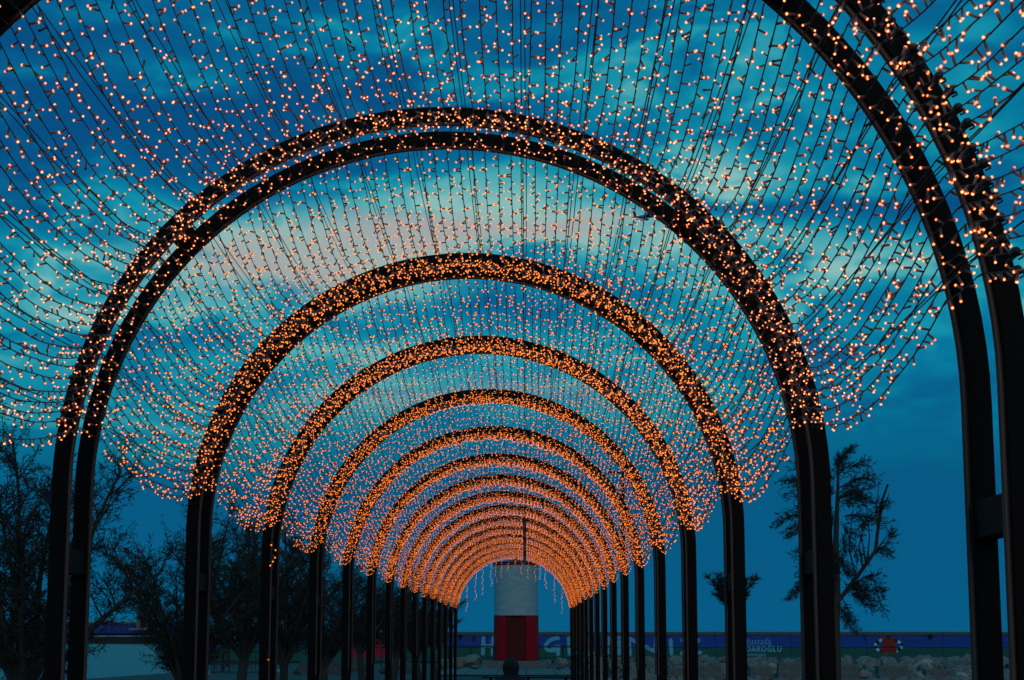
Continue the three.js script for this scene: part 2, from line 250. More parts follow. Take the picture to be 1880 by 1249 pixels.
for (let i = 0; i < 12; i++) {
  const r = rng(900 + i), v = { sag: 0.168 + 0.04 * r(), wob: 0.006 * r(), ph: r() * 6, bulbs: [] };
  const pts = []; for (let j = 0; j <= 44; j++) pts.push(sagPoint(v, BAY * j / 44));
  v.wire = tube(pts, 0.0027, 4);
  let z = 0.03 + r() * 0.03;
  while (z < BAY - 0.02) {
    const p = sagPoint(v, z), th = r() * 2 * Math.PI, lean = (r() - 0.5) * 1.1;
    const d = V(Math.cos(th), Math.sin(th) - 0.25, lean).normalize(), skip = z > SPAN + 0.08 && r() < 0.45;
    if (!skip) v.bulbs.push(new THREE.Matrix4().compose(p, new THREE.Quaternion().setFromUnitVectors(V(0, 1, 0), d), V(1, 1, 1).multiplyScalar(0.82 + 0.36 * r())));
    z += 0.071 * (0.5 + r());
  }
  const zp = SPAN - 0.28 - 0.22 * r(), pp = sagPoint(v, zp);
  v.plug = merge([new THREE.CapsuleGeometry(0.014, 0.034, 3, 7).rotateX(Math.PI / 2).translate(pp.x, pp.y, pp.z), tube([0, 1, 2, 3, 4, 5, 6].map((k) => V(pp.x + 0.02 * Math.sin(k), pp.y - 0.018 - 0.012 * Math.cos(k * 1.4), pp.z + 0.04 - 0.013 * k)), 0.0036, 4)]);
  const put = (g) => mergeGeometries(v.bulbs.map((m) => { const c = (g.index ? g.toNonIndexed() : g.clone()).applyMatrix4(m); c.deleteAttribute('uv'); return c; }));
  v.mid = mergeGeometries([put(socketG), put(midG)], true);
  { const all = v.bulbs; v.bulbs = all.filter((_, k) => k % 6 !== 5); v.far = mergeGeometries([put(thinSocketG), put(farG)], true); v.bulbs = all; }
  VARIANTS.push(v);
}
const pickV = (bay, i) => Math.floor(rng(bay * 131 + i * 7 + 5)() * 12);
const strings = [];
for (let bay = 0; bay < N_ARCH; bay++) for (let i = 0; i < NSTR; i++) {
  const deg = lerp(A1, bay < 2 ? 10.8 : A0, i / (NSTR - 1) - 0.018 * Math.sin(2 * Math.PI * i / (NSTR - 1))) + (rng(i * 31 + 3)() - 0.5) * 0.35, [x, y] = onArc(deg, RA);
  const pos = V(x, y, archZ(bay) - PAIR / 2), v = pickV(bay, i);
  if (bay === 0) { // only the strings that the picture shows a piece of
    let seen = false; for (let z = 0; z <= BAY; z += 0.1) { const p = pos.clone().add(sagPoint(VARIANTS[v], z)).project(camera); if (Math.abs(p.x) < 1 && Math.abs(p.y) < 1) seen = true; } if (!seen) continue;
  }
  strings.push({ bay, i, deg, pos, v });
}
const rest = [], mid = (NSTR - 1) / 2;
let single = 0;
for (const s of strings) {
  if (single >= 300) { rest.push(s); continue; }
  single++;
  const v = VARIANTS[s.v], side = s.i - mid;
  const where = side === 0 ? 'exactly under the arch crown' : `${ord(Math.abs(side))} ${side < 0 ? 'left' : 'right'} of the arch crown`;
  const span = s.bay === 0 ? 'in front of the nearest arch' : `between the ${ord(s.bay)} and ${ord(s.bay + 1)} arches`;
  const o = thing('light_string', `warm fairy-light string ${span}, ${where}`, 'light string', s.pos.toArray(), 0, s.bay === 0 ? 'light strings before the nearest arch' : `light strings between the ${ord(s.bay)} and ${ord(s.bay + 1)} arches`);
  part('wire', v.wire, M.wire, o); part('plug', v.plug, M.plug, o);
  const lv = rng(s.bay * 977 + s.i * 13 + 1);
  if (s.bay <= 1) for (const m of v.bulbs) { const q = lv(), b = part('light_bulb', bulbG, q < 0.03 ? DEAD : LEVELS[Math.floor(lv() * 4)], o); b.matrix.copy(m); b.matrix.decompose(b.position, b.quaternion, b.scale); }
  else part('light_bulbs', s.bay < 4 ? v.mid : v.far, s.bay < 4 ? MID_MATS : FAR_MATS, o).userData.kind = 'stuff';
}
{ // the strings farther down the tunnel, one mass
  const o = thing('light_string_mass', 'dense orange mass of fairy-light strings in the far half of the tunnel', 'light strings'); o.userData.kind = 'stuff';
  for (let i = 0; i < 12; i++) {
    const l = rest.filter((s) => s.v === i), v = VARIANTS[i];
    for (const [n, g, m] of [['wires', v.wire, M.wire], ['plugs', v.plug, M.plug], ['light_bulbs', v.far, FAR_MATS]]) {
      const q = shade(new THREE.InstancedMesh(g, m, l.length)); q.name = n; q.userData.kind = 'stuff'; l.forEach((s, k) => q.setMatrixAt(k, new THREE.Matrix4().setPosition(s.pos))); o.add(q);
    }
  }
}
// plain steel cables that run the length of the tunnel along the arches
for (let i = 0; i < 18; i++) {
  const deg = lerp(168, 12, i / 17) + 0.8, [x, y] = onArc(deg, R - 0.056), side = i < 9 ? 9 - i : i - 8;
  const o = thing('support_cable', `dark twin support cable along the arches, ${ord(side)} ${i < 9 ? 'left' : 'right'} of the crown`, 'cable', [x, y, 0], 0, 'support cables along the tunnel');
  for (const s of [-1, 1]) { const pts = []; for (let k = 0; k < N_ARCH; k++) for (let j = 0; j < 6; j++) { const t = j / 6; pts.push(V(s * (0.011 + 0.004 * Math.sin(k * 2.1 + i)), -0.05 * t * (1 - t) * 4 * (s > 0 ? 0.6 : 1), archZ(k) - t * BAY)); } pts.push(V(s * 0.011, 0, archZ(N_ARCH))); part('strand', tube(pts, 0.0027, 4), M.cableBlack, o); }
}
// lights hanging loose from the last arch, and down one leg
function hanging(top, len, label, seed, group, mats = LOOSE_MATS) {
  const r = rng(seed), o = thing('hanging_light_string', label, 'light string', top.toArray(), 0, group), pts = []; for (let j = 0; j <= 8; j++) pts.push(V(0.012 * Math.sin(j * 1.3 + seed), -len * j / 8, 0.01 * Math.cos(j + seed)));
  part('wire', tube(pts, 0.0035, 4), M.wire, o);
  for (let z = 0.06; z < len * 0.94; z += 0.055 * (0.6 + 0.8 * r())) { const a = r() * 6.28, d = V(Math.cos(a), -0.5 - r() * 0.8, Math.sin(a)).normalize(), b = part('light_bulb', three([socketG, looseG]), mats, o); b.position.set(0.01 * Math.sin(z * 9), -z, 0); b.quaternion.setFromUnitVectors(V(0, 1, 0), d); }
}
[[857, 1126], [873, 1108], [886, 1095], [902, 1079], [911, 1071], [921, 1064], [933, 1052], [945, 1047], [958, 1058], [970, 1064], [983, 1071], [991, 1066], [1002, 1086], [1018, 1110], [1032, 1130]].forEach(([px, py], i) => {
  const e = at(px, py, -archZ(N_ARCH) - 0.1), topY = SPRING + Math.sqrt(Math.max(0.02, RA * RA - e.x * e.x));
  hanging(V(e.x, topY, e.z), Math.max(0.3, topY - e.y), `short light string hanging loose from the last arch, ${ord(i + 1)} from the left`, 300 + i, 'strings hanging from the last arch');
});
{ const t = at(500, 985, -archZ(4) - 0.32), e = at(500, 1050, -archZ(4) - 0.32); hanging(t, t.y - e.y, 'loose end of a light string dangling down the left leg of the fourth arch', 401, undefined, FAR_MATS); const q = at(492, 1214, -archZ(4) - 0.32); hanging(q.clone().add(V(0, 0.09, 0)), 0.12, 'single stray light low on the left leg of the fourth arch', 417, undefined, FAR_MATS); }
// the light of the strings, bay by bay
for (let k = 1; k < N_ARCH; k++) for (const deg of [38, 90, 142]) { const [x, y] = onArc(deg, RA - 0.28); const l = new THREE.PointLight(rgb(1, 0.4, 0.14), 0.02); l.position.set(x, y, archZ(k) - BAY / 2); l.name = numbered('string_glow'); l.castShadow = true; l.shadow.radius = 6; scene.add(l); }

// ---------------------------------------------------------------- lighthouse
{
  const d = 89, b = at(947.5, 1213, d), y = (py) => at(947, py, d).y, rr = 41 / 3344 * d;
  const o = thing('lighthouse', 'small round white lighthouse with red foot and dark door at the tunnel end', 'lighthouse', [b.x, 0, -d - rr]);
  part('plinth', rbox(3.3, 0.42, 3.4, 0.02, 0, 0.21, 0.1), M.concrete, o);
  const y0 = y(1213), y1 = y(1130), y2 = y(1037), a0 = 0.46;
  const foot = new THREE.CylinderGeometry(rr + 0.015, rr + 0.03, y1 - y0, 48, 1, true, a0, 2 * Math.PI - 2 * a0).translate(0, (y0 + y1) / 2, 0);
  part('red_foot', merge([foot, new THREE.CylinderGeometry(rr + 0.015, rr + 0.015, 0.03, 48).translate(0, y1 - 0.015, 0)]), M.red, o);
  const dw = 2 * (rr + 0.02) * Math.sin(a0), dz = (rr + 0.02) * Math.cos(a0);
  const door = part('door', merge([box(dw, y1 - y0 - 0.03, 0.05, 0, (y0 + y1 - 0.03) / 2, dz - 0.1), ...[-1, 1].map((s) => box(dw * 0.44, y1 - y0 - 0.2, 0.02, s * dw * 0.24, (y0 + y1) / 2 - 0.02, dz - 0.066))]), M.darkRed, o);
  part('handle', new THREE.CylinderGeometry(0.014, 0.014, 0.14, 8).translate(dw * 0.06, (y0 + y1) / 2 - 0.05, dz - 0.03), M.rail, door);
  part('shaft', new THREE.CylinderGeometry(rr - 0.02, rr, y2 - y1, 64, 1).translate(0, (y1 + y2) / 2, 0), M.white, o);
  part('red_cap', merge([new THREE.CylinderGeometry(rr + 0.06, rr + 0.02, 0.14, 48).translate(0, y2 + 0.07, 0), new THREE.CylinderGeometry(0.3, rr + 0.04, 0.12, 48).translate(0, y2 + 0.2, 0)]), M.red, o);
  part('vent', new THREE.CylinderGeometry(0.09, 0.11, 0.2, 12).translate(0, y2 + 0.36, 0), M.cableBlack, o);
}
{ // a thin pole that hangs under the crown of the tenth arch
  const z = -archZ(10) - 0.3, a = at(963, 926, z), b = at(963, 1036, z), L = a.y - b.y, o = thing('hanging_pole', 'thin dark banded pole hanging under the crown of the tenth arch', 'pole', [a.x, a.y, -z]);
  part('tube', new THREE.CylinderGeometry(0.03, 0.03, L, 10).translate(0, -L / 2, 0), M.coping, o);
  for (const t of [0.02, 0.24, 0.4, 0.56, 0.8]) part('band', new THREE.CylinderGeometry(0.036, 0.036, L * 0.09, 10).translate(0, -L * t - L * 0.03, 0), M.cableBlack, o);
}
function railing(name, label, px0, px1, pyTop, d, posts, rails, pickets) {
  const a = at(px0, pyTop, d), b = at(px1, pyTop, d), o = thing(name, label, 'railing', [(a.x + b.x) / 2, 0, -d]), L = b.x - a.x, h = a.y;
  for (let i = 0; i < posts; i++) part('post', new THREE.CylinderGeometry(0.03, 0.03, h - 0.02, 8).translate(-L / 2 + L * i / (posts - 1), h / 2, 0), M.cableBlack, o);
  for (const f of rails) part('rail', new THREE.CylinderGeometry(f === 1 ? 0.032 : 0.022, f === 1 ? 0.032 : 0.022, L, 8).rotateZ(Math.PI / 2).translate(0, h * f, 0.002), M.cableBlack, o);
  for (let i = 1; i < pickets; i++) part('picket', new THREE.CylinderGeometry(0.014, 0.014, h * 0.8, 6).translate(-L / 2 + L * i / pickets, h * 0.52, 0.004), M.cableBlack, o);
}
railing('metal_railing', 'thin black pipe railing left of the lighthouse door', 700, 906, 1187, 90, 6, [1, 0.5], 0);
railing('metal_railing', 'thin black pipe railing right of the lighthouse door', 989, 1120, 1187, 90, 4, [1, 0.5], 0);
railing('metal_railing', 'tall dark harbour railing with upright bars below the blue notice board', 366, 478, 1176, 79, 5, [1, 0.66, 0.3, 0.06], 14);

// ---------------------------------------------------------------- painted sea wall
{
  const d = 110, a = at(340, 1165, d), b = at(2010, 1165, d), L = b.x - a.x, yT = at(967, 1160.5, d).y, yC = at(967, 1167, d).y, yM = at(967, 1189.5, d).y, yB = at(967, 1214, d).y;
  const o = thing('sea_wall', 'long concrete sea wall painted blue over green behind the lighthouse', 'wall', [a.x, 0, -d]);
  // mural: one canvas, an even scale of pixels of the photograph (x from 340, y from 1165)
  const S = 1.226, cv = document.createElement('canvas'); cv.width = 2048; cv.height = 64; const c = cv.getContext('2d');
  c.scale(S, S); c.translate(-340, -1165);
  const rr = rng(5);
  c.fillStyle = '#16489e'; c.fillRect(340, 1160, 1700, 30); c.fillStyle = '#10584e'; c.fillRect(340, 1189.5, 1700, 40);
  for (let i = 0; i < 900; i++) { c.fillStyle = `rgba(${rr() < 0.5 ? '0,10,30' : '90,130,170'},${0.03 + 0.06 * rr()})`; c.fillRect(340 + rr() * 1680, 1163 + rr() * 50, 4 + rr() * 30, 0.6 + rr() * 3); }
  // a red lighthouse-shaped field and pale strokes between the legs at left
  c.fillStyle = '#a80f2c'; c.beginPath(); c.moveTo(652, 1166); c.lineTo(716, 1166); c.lineTo(728, 1206); c.lineTo(643, 1206); c.fill();
  c.strokeStyle = '#5fb2cc'; c.lineCap = 'round'; c.lineJoin = 'round'; c.lineWidth = 6;
  const stroke = (...p) => { c.beginPath(); p.forEach(([x, y], i) => (i ? c.lineTo(x, y) : c.moveTo(x, y))); c.stroke(); };
  stroke([767, 1177], [767, 1200]); c.lineWidth = 3.4; stroke([534, 1184], [534, 1199]); stroke([539, 1187], [538, 1191]);
  c.lineWidth = 7;
  stroke([889, 1172], [888, 1200]); stroke([889, 1186], [906, 1186]); stroke([907, 1171], [906, 1201]);                                   // H
  c.beginPath(); c.ellipse(930, 1186, 11, 14, 0, 0, 7); c.stroke();                                                                        // O
  c.beginPath(); c.moveTo(986, 1173); c.quadraticCurveTo(958, 1172, 966, 1184); c.quadraticCurveTo(994, 1190, 986, 1198); c.quadraticCurveTo(976, 1204, 964, 1198); c.stroke(); stroke([976, 1203], [975, 1208]);  // S with cedilla
  c.beginPath(); c.moveTo(1026, 1172); c.quadraticCurveTo(1010, 1172, 1003, 1186); c.quadraticCurveTo(1004, 1198, 1024, 1193); c.stroke(); stroke([1016, 1189], [1027, 1187]); stroke([1027, 1188], [1026, 1201]); // G
  stroke([1060, 1172], [1046, 1172], [1047, 1200], [1062, 1199]); stroke([1047, 1186], [1059, 1185]);                                     // E
  stroke([1083, 1171], [1082, 1200], [1099, 1199]);                                                                                        // L
  c.beginPath(); c.moveTo(1119, 1171); c.lineTo(1119, 1198); c.quadraticCurveTo(1140, 1190, 1119, 1171); c.stroke();                        // D
  stroke([1138, 1178], [1138, 1200]); stroke([1138, 1171], [1138, 1171.5]);                                                                // I with dot
  stroke([1158, 1201], [1156, 1172], [1204, 1196]); stroke([1204, 1196], [1206, 1172]);                                                    // N
  stroke([1233, 1176], [1234, 1200]);                                                                                                      // I
  stroke([1254, 1176], [1284, 1176], [1253, 1200], [1287, 1198]);                                                                          // Z
  // name and office line
  c.fillStyle = '#66b8d0'; c.save(); c.translate(1362, 1184.5); c.rotate(-0.02); c.font = 'italic 15px serif'; c.fillText('Mustafa', 0, 0, 55); c.restore();
  c.font = 'bold 14.5px sans-serif'; c.fillText('DARO\u011eLU', 1370, 1197, 67); c.font = 'bold 5px sans-serif'; c.fillText('BELED\u0130YE BA\u015eKANI', 1362, 1203.5, 50);
  // life belt and life vest
  c.lineCap = 'butt'; for (let i = 0; i < 16; i++) { c.strokeStyle = i % 2 ? '#101830' : '#a8d6e6'; c.lineWidth = 5.5; c.beginPath(); c.ellipse(1632, 1186, 24, 12, 0, i / 16 * 6.2832, (i + 1.06) / 16 * 6.2832); c.stroke(); }
  c.fillStyle = '#8f2a18'; c.beginPath(); c.moveTo(1621, 1169); c.lineTo(1643, 1169); c.lineTo(1647, 1200); c.lineTo(1618, 1200); c.fill(); c.fillStyle = '#14264a'; c.beginPath(); c.moveTo(1628, 1168); c.lineTo(1637, 1168); c.lineTo(1634.5, 1175); c.lineTo(1630.5, 1175); c.fill();
  c.fillStyle = '#5a1408'; c.fillRect(1618, 1187, 29, 1.4); c.fillRect(1618, 1193, 29, 1.4); c.fillStyle = '#7c2a12'; c.fillRect(1632, 1172, 1.2, 28);
  c.fillStyle = '#571620'; c.fillRect(868, 1168, 7, 10);
  const tex = new THREE.CanvasTexture(cv); tex.colorSpace = THREE.SRGBColorSpace;
  const paint = new THREE.MeshStandardMaterial({ map: tex, roughness: 0.85, bumpMap: grain, bumpScale: 0.003 });
  const pxOf = (x) => 340 + x / L * 1670, v = (y) => 1 - ((1165 - (y - EYE) * F / Math.cos(PITCH) / d) - 1165) * S / 64;
  part('wall_core', box(L, yT - 0.1, 0.5, L / 2, (yT - 0.1) / 2 - 0.05, -0.35), M.darkConcrete, o);
  const NP = 12, pw = L / NP;
  for (let i = 0; i < NP; i++) for (const [n, y0, y1] of [['blue_panel', yM + 0.012, yC], ['green_panel', yB, yM - 0.012]]) {
    const w = pw - 0.02, g = new THREE.BoxGeometry(w, y1 - y0, 0.1), p = g.attributes.position, uv = g.attributes.uv, x0 = i * pw + pw / 2;
    for (let k = 0; k < p.count; k++) uv.setXY(k, (pxOf(p.getX(k) + x0) - 340) * S / 2048, v(p.getY(k) + (y0 + y1) / 2));
    part(n, g, paint, o).position.set(x0, (y0 + y1) / 2, -0.04);
  }
  for (let i = 0; i < NP; i++) part('coping_stone', rbox(pw - 0.015, yT - yC - 0.01, 0.62, 0.02), M.coping, o).position.set(i * pw + pw / 2, (yT + yC) / 2 + 0.005, -0.24);
  for (const px of [680, 845, 1355, 1708]) { const q = at(px, 1167, d); const l = part('wall_lamp', merge([box(0.26, 0.05, 0.3, 0, 0.04, 0.14), box(0.2, 0.12, 0.1, 0, -0.05, 0.2).rotateX(0.3)]), M.cableBlack, o); l.position.set(q.x - a.x, q.y, 0.02); }
  part('wall_footing', box(L, yB + 0.02, 1.4, L / 2, (yB + 0.02) / 2 - 0.005, 0.3), M.darkConcrete, o);
}

// ---------------------------------------------------------------- boulders and concrete blocks before the wall
function rockGeo(seed, detail = 2) {
  const g = new THREE.IcosahedronGeometry(0.5, detail), p = g.attributes.position, r = rng(seed), cuts = []; for (let i = 0; i < 9; i++) cuts.push([V(r() - 0.5, r() - 0.5, r() - 0.5).normalize(), 0.26 + 0.16 * r()]);
  for (let i = 0; i < p.count; i++) { const v = V(p.getX(i), p.getY(i), p.getZ(i)); for (const [n, h] of cuts) { const q = v.dot(n); if (q > h) v.addScaledVector(n, (h - q) * 0.96); } v.multiplyScalar(1 + 0.1 * fbm(v.x * 5 + seed, v.y * 5, v.z * 5, 3)); p.setXYZ(i, v.x, v.y, v.z); }
  g.computeVertexNormals(); return g;
}
const ROCKS = [1, 2, 3, 4, 5, 6].map((k) => rockGeo(k));
const rockR = rng(21);
function boulder(px, py, wpx, hpx, d0, label, tone) {
  const d = 64 + (d0 - 80) * 0.62;  // px, py: middle of its top edge
  const s = d / 3344, q = at(px, py + hpx / 2, d), o = part(numbered('boulder'), ROCKS[Math.floor(rockR() * 6)], M.boulders[tone]);
  o.position.copy(q); o.scale.set(wpx * s * 1.22, hpx * s * 1.26, wpx * s); o.rotation.y = rockR() * 6.28; tag(o, label, 'boulder', 'boulders piled before the sea wall');
}
const BL = [
  [1393, 1211, 34, 28, 92, 'brown pointed boulder right below the small name lettering on the wall', 1], [1421, 1217, 24, 15, 88, 'pale squarish boulder, upper of two stacked beside the concrete blocks', 2], [1424, 1231, 26, 20, 84, 'pale squarish boulder, lower of two stacked beside the concrete blocks', 2],
  [1586, 1207, 32, 15, 96, 'flat pale boulder touching the wall left of the life vest painting', 2], [1597, 1214, 36, 24, 91, 'brown boulder just below the flat pale boulder', 1], [1590, 1229, 24, 26, 84, 'pale upright boulder at the bottom edge left of the pitted block', 2],
  [1627, 1212, 20, 14, 96, 'small reddish boulder right below the painted life vest', 1], [1646, 1219, 16, 10, 93, 'small brown boulder peeping over the pitted concrete block', 1], [1672, 1212, 26, 20, 93, 'rounded grey boulder right of the painted life vest', 3],
  [1697, 1212, 34, 28, 90, 'large pale boulder in the middle of the right-hand heap', 2], [1676, 1229, 22, 14, 84, 'small brown boulder wedged between two pitted blocks', 1], [1688, 1234, 22, 22, 80, 'grey boulder at the bottom edge between two pitted blocks', 0],
  [1733, 1220, 32, 18, 90, 'rusty brown boulder resting on the rightmost pitted block', 1], [1764, 1236, 26, 20, 80, 'rounded pale boulder at the bottom left of the nearest right leg', 2], [1783, 1230, 18, 22, 84, 'grey boulder half hidden by the nearest right leg', 0],
  [1846, 1218, 12, 9, 95, 'tiny pale stone seen between the two hoops of the nearest arch', 2], [1844, 1230, 16, 26, 84, 'brown boulder seen between the two hoops of the nearest arch', 1], [1876, 1216, 30, 24, 92, 'grey boulder at the right edge of the picture', 0],
  [1327, 1216, 30, 20, 92, 'pale boulder beside the right leg of the third arch', 2], [1294, 1218, 26, 20, 92, 'dark boulder with white streak below the last painted letter', 3], [1241, 1212, 40, 22, 95, 'wide grey boulder below the last painted letters', 0], [1206, 1219, 22, 14, 95, 'small brown boulder between the fifth and sixth right legs', 1], [1165, 1217, 18, 20, 90, 'grey boulder between the sixth and seventh right legs', 0],
  [1128, 1215, 22, 22, 90, 'brown boulder behind the street lamp foot', 1], [1030, 1207, 30, 22, 93, 'large grey boulder right of the lighthouse plinth', 3], [1052, 1209, 18, 20, 93, 'grey boulder behind the last right legs', 3], [1008, 1211, 12, 16, 95, 'small dark boulder touching the lighthouse plinth at right', 3],
  [866, 1203, 38, 24, 94, 'large brown boulder left of the lighthouse plinth', 1], [842, 1206, 26, 22, 94, 'brown boulder behind the last left leg', 1], [870, 1221, 24, 8, 90, 'small flat boulder at the edge of the paved apron', 3], [814, 1209, 24, 20, 92, 'grey boulder between the last left legs', 0],
  [733, 1212, 20, 14, 92, 'grey boulder below the red painted field', 3], [580, 1232, 22, 22, 66, 'dark stone on the earth mound at left', 3], [510, 1230, 20, 9, 66, 'pale broken stone on the ground beside the fourth left leg', 2], [378, 1233, 22, 11, 70, 'pale broken stone below the harbour railing', 2],
];
BL.forEach((b) => boulder(...b));
const blockG = (() => { const g = rbox(2.1, 0.5, 0.9, 0.03); return g; })(), pitG = new THREE.CylinderGeometry(0.04, 0.03, 0.02, 8).rotateX(Math.PI / 2);
function block(px, py, wpx, hpx, d0, label) {
  const d = 64 + (d0 - 83) * 0.45;
  const s = d / 3344, q = at(px, py + hpx / 2, d), o = thing('concrete_block', label, 'concrete block', [q.x, q.y, q.z], (px % 7 - 3) * 0.012, 'pitted concrete blocks before the sea wall');
  const b = part('block', blockG, M.concrete, o); b.scale.set(wpx * s / 2.1, hpx * s / 0.5 * 0.97, 0.75);
  for (const i of [-0.28, 0.28]) part('pit_shade_disc', pitG, M.coping, o).position.set(i * wpx * s, 0.02, 0.452 * 0.75);  // solid darker discs, painting the shade inside shallow pits
}
[[1457, 1217, 58, 16, 86, 'upper grey concrete block in the stack left of the second right leg'], [1458, 1233, 60, 17, 84, 'lower grey concrete block in the stack left of the second right leg'], [1303, 1222, 44, 14, 85, 'upper concrete block between the third and fourth right legs'], [1303, 1236, 46, 15, 83, 'lower concrete block between the third and fourth right legs'], [1396, 1224, 40, 26, 86, 'squat grey concrete block below the brown pointed boulder'],
  [1557, 1220, 34, 16, 88, 'upper concrete block right beside the second right leg'], [1557, 1236, 40, 16, 84, 'lower concrete block right beside the second right leg'], [1637, 1223, 54, 16, 86, 'upper pitted concrete block below the painted life vest'], [1640, 1239, 56, 16, 83, 'lower pitted concrete block below the painted life vest'], [1724, 1229, 54, 16, 86, 'upper pitted concrete block left of the nearest right leg'], [1724, 1244, 56, 16, 83, 'lower pitted concrete block left of the nearest right leg'],
  [1738, 1214, 58, 16, 98, 'long dark concrete kerb block against the foot of the wall'], [1776, 1214, 22, 16, 98, 'short concrete kerb block beside the nearest right leg'], [1245, 1226, 40, 18, 86, 'concrete block between the fourth and fifth right legs']].forEach((b) => block(...b));
const bankY = (d) => 0.02 + 0.62 * smooth(62, 74, d) - 0.45 * smooth(88, 104, d);
{ // the bank that the boulders lie on
  const g = new THREE.PlaneGeometry(40, 46, 80, 60).rotateX(-Math.PI / 2), p = g.attributes.position, uv = g.attributes.uv;
  for (let i = 0; i < p.count; i++) { const x = p.getX(i) + 22.6, d = 84 - p.getZ(i) ; p.setXYZ(i, x, -0.05 + (bankY(d) + 0.14 * fbm(x * 0.9, d * 0.9, 3, 4)) * smooth(2.6, 3.6, x), -d); uv.setXY(i, x / 5, d / 5); }
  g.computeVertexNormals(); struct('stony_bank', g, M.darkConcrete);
}
{ // broken stone filling the heap
  const r = rng(8), m = new THREE.InstancedMesh(rockGeo(9, 1), M.rubble, 1100), e = new THREE.Euler(), q = new THREE.Quaternion();
  for (let i = 0; i < 1100; i++) { const d = 61.5 + r() * 13, x = lerp(2.7, 24, r()), s = 0.22 + 0.5 * r() * r(); e.set(r() * 6, r() * 6, r() * 6); m.setMatrixAt(i, new THREE.Matrix4().compose(V(x, bankY(d) + 0.02, -d), q.setFromEuler(e), V(s, s * 0.7, s))); }
  m.name = 'rubble'; shade(m); tag(m, 'broken stone rubble filling the ground before the painted wall', 'rubble', undefined, 'stuff'); scene.add(m);
}
{ // earth mounds on the left
  const mound = (px, py, wpx, d, label, tone) => { const q = at(px, py, d), s = d / 3344, g = new THREE.SphereGeometry(1, 28, 14, 0, 6.2832, 0, 1.5708), p = g.attributes.position; for (let i = 0; i < p.count; i++) { const k = 1 + 0.22 * fbm(p.getX(i) * 2.2 + px, p.getY(i) * 3, p.getZ(i) * 2.2, 4); p.setXYZ(i, p.getX(i) * k, p.getY(i) * k, p.getZ(i) * k); } g.computeVertexNormals(); const o = part(numbered('earth_mound'), g, M.ground); o.position.set(q.x, -0.02, -d); o.scale.set(wpx * s / 2, q.y, wpx * s / 2.4); tag(o, label, 'earth mound', undefined, 'structure'); };
  mound(592, 1203, 110, 78, 'larger heap of earth between the fifth and sixth left legs'); mound(650, 1207, 60, 84, 'smaller heap of earth below the red painted field'); mound(735, 1214, 80, 80, 'low heap of earth between the seventh and eighth left legs');
}

// ---------------------------------------------------------------- across the basin at left
{
  const d = 560, a = at(-420, 1170, d), b = at(352, 1170, d), L = b.x - a.x, y = (py) => at(0, py, d).y;
  const q = thing('harbour_quay', 'long dark quay across the basin with a blue wall on top', 'quay', [a.x, 0, -d]);
  part('quay_face', box(L, y(1169.5) + 1.4, 6, L / 2, (y(1169.5) - 1.4) / 2, -3), M.darkConcrete, q);  // dark tone carries the shadow on the quay wall in its colour
  part('quay_edge', rbox(L, y(1167.6) - y(1169.4), 3, 0.04, L / 2, (y(1167.6) + y(1169.4)) / 2, -1.3), M.white, q);
  const NQ = 14, pw = L / NQ; for (let i = 0; i < NQ; i++) part('blue_panel', box(pw - 0.12, y(1146) - y(1167.5), 0.6, pw * (i + 0.5), (y(1146) + y(1167.5)) / 2, -4), M.blueWall, q);
  part('coping', box(L, y(1142.5) - y(1146), 1, L / 2, (y(1142.5) + y(1146)) / 2 + 0.01, -4), M.coping, q);
  part('lower_ledge', box(L, 0.35, 1.4, L / 2, y(1162), -3), M.blueWall, q);
  const h0 = at(265, 1154, d - 2), h1 = at(265, 1113, d - 2), o = thing('beacon_hut', 'pale square stone hut with a dark doorway on the far quay', 'hut', [h0.x, h0.y, -d + 3]);
  const H = h1.y - h0.y, w = 3.9;
  part('wall', merge([box(w * 0.3, H, w, -w * 0.35, H / 2, 0), box(w * 0.3, H, w, w * 0.35, H / 2, 0), box(w * 0.4, H * 0.6, w, 0, H * 0.7, 0), box(w * 0.4, H * 0.4, 0.3, 0, H * 0.2, -1)]), M.concrete, o);
  part('door', box(w * 0.38, H * 0.39, 0.1, 0, H * 0.195, w / 2 - 0.4), M.darkRed, o); part('roof', box(w * 1.12, 0.3, w * 1.12, 0, H + 0.15, 0), M.concrete, o);
  part('footing', box(w * 2.6, 0.5, w * 1.6, w * 0.3, -0.25, 0.2), M.boulders[1], o);
}
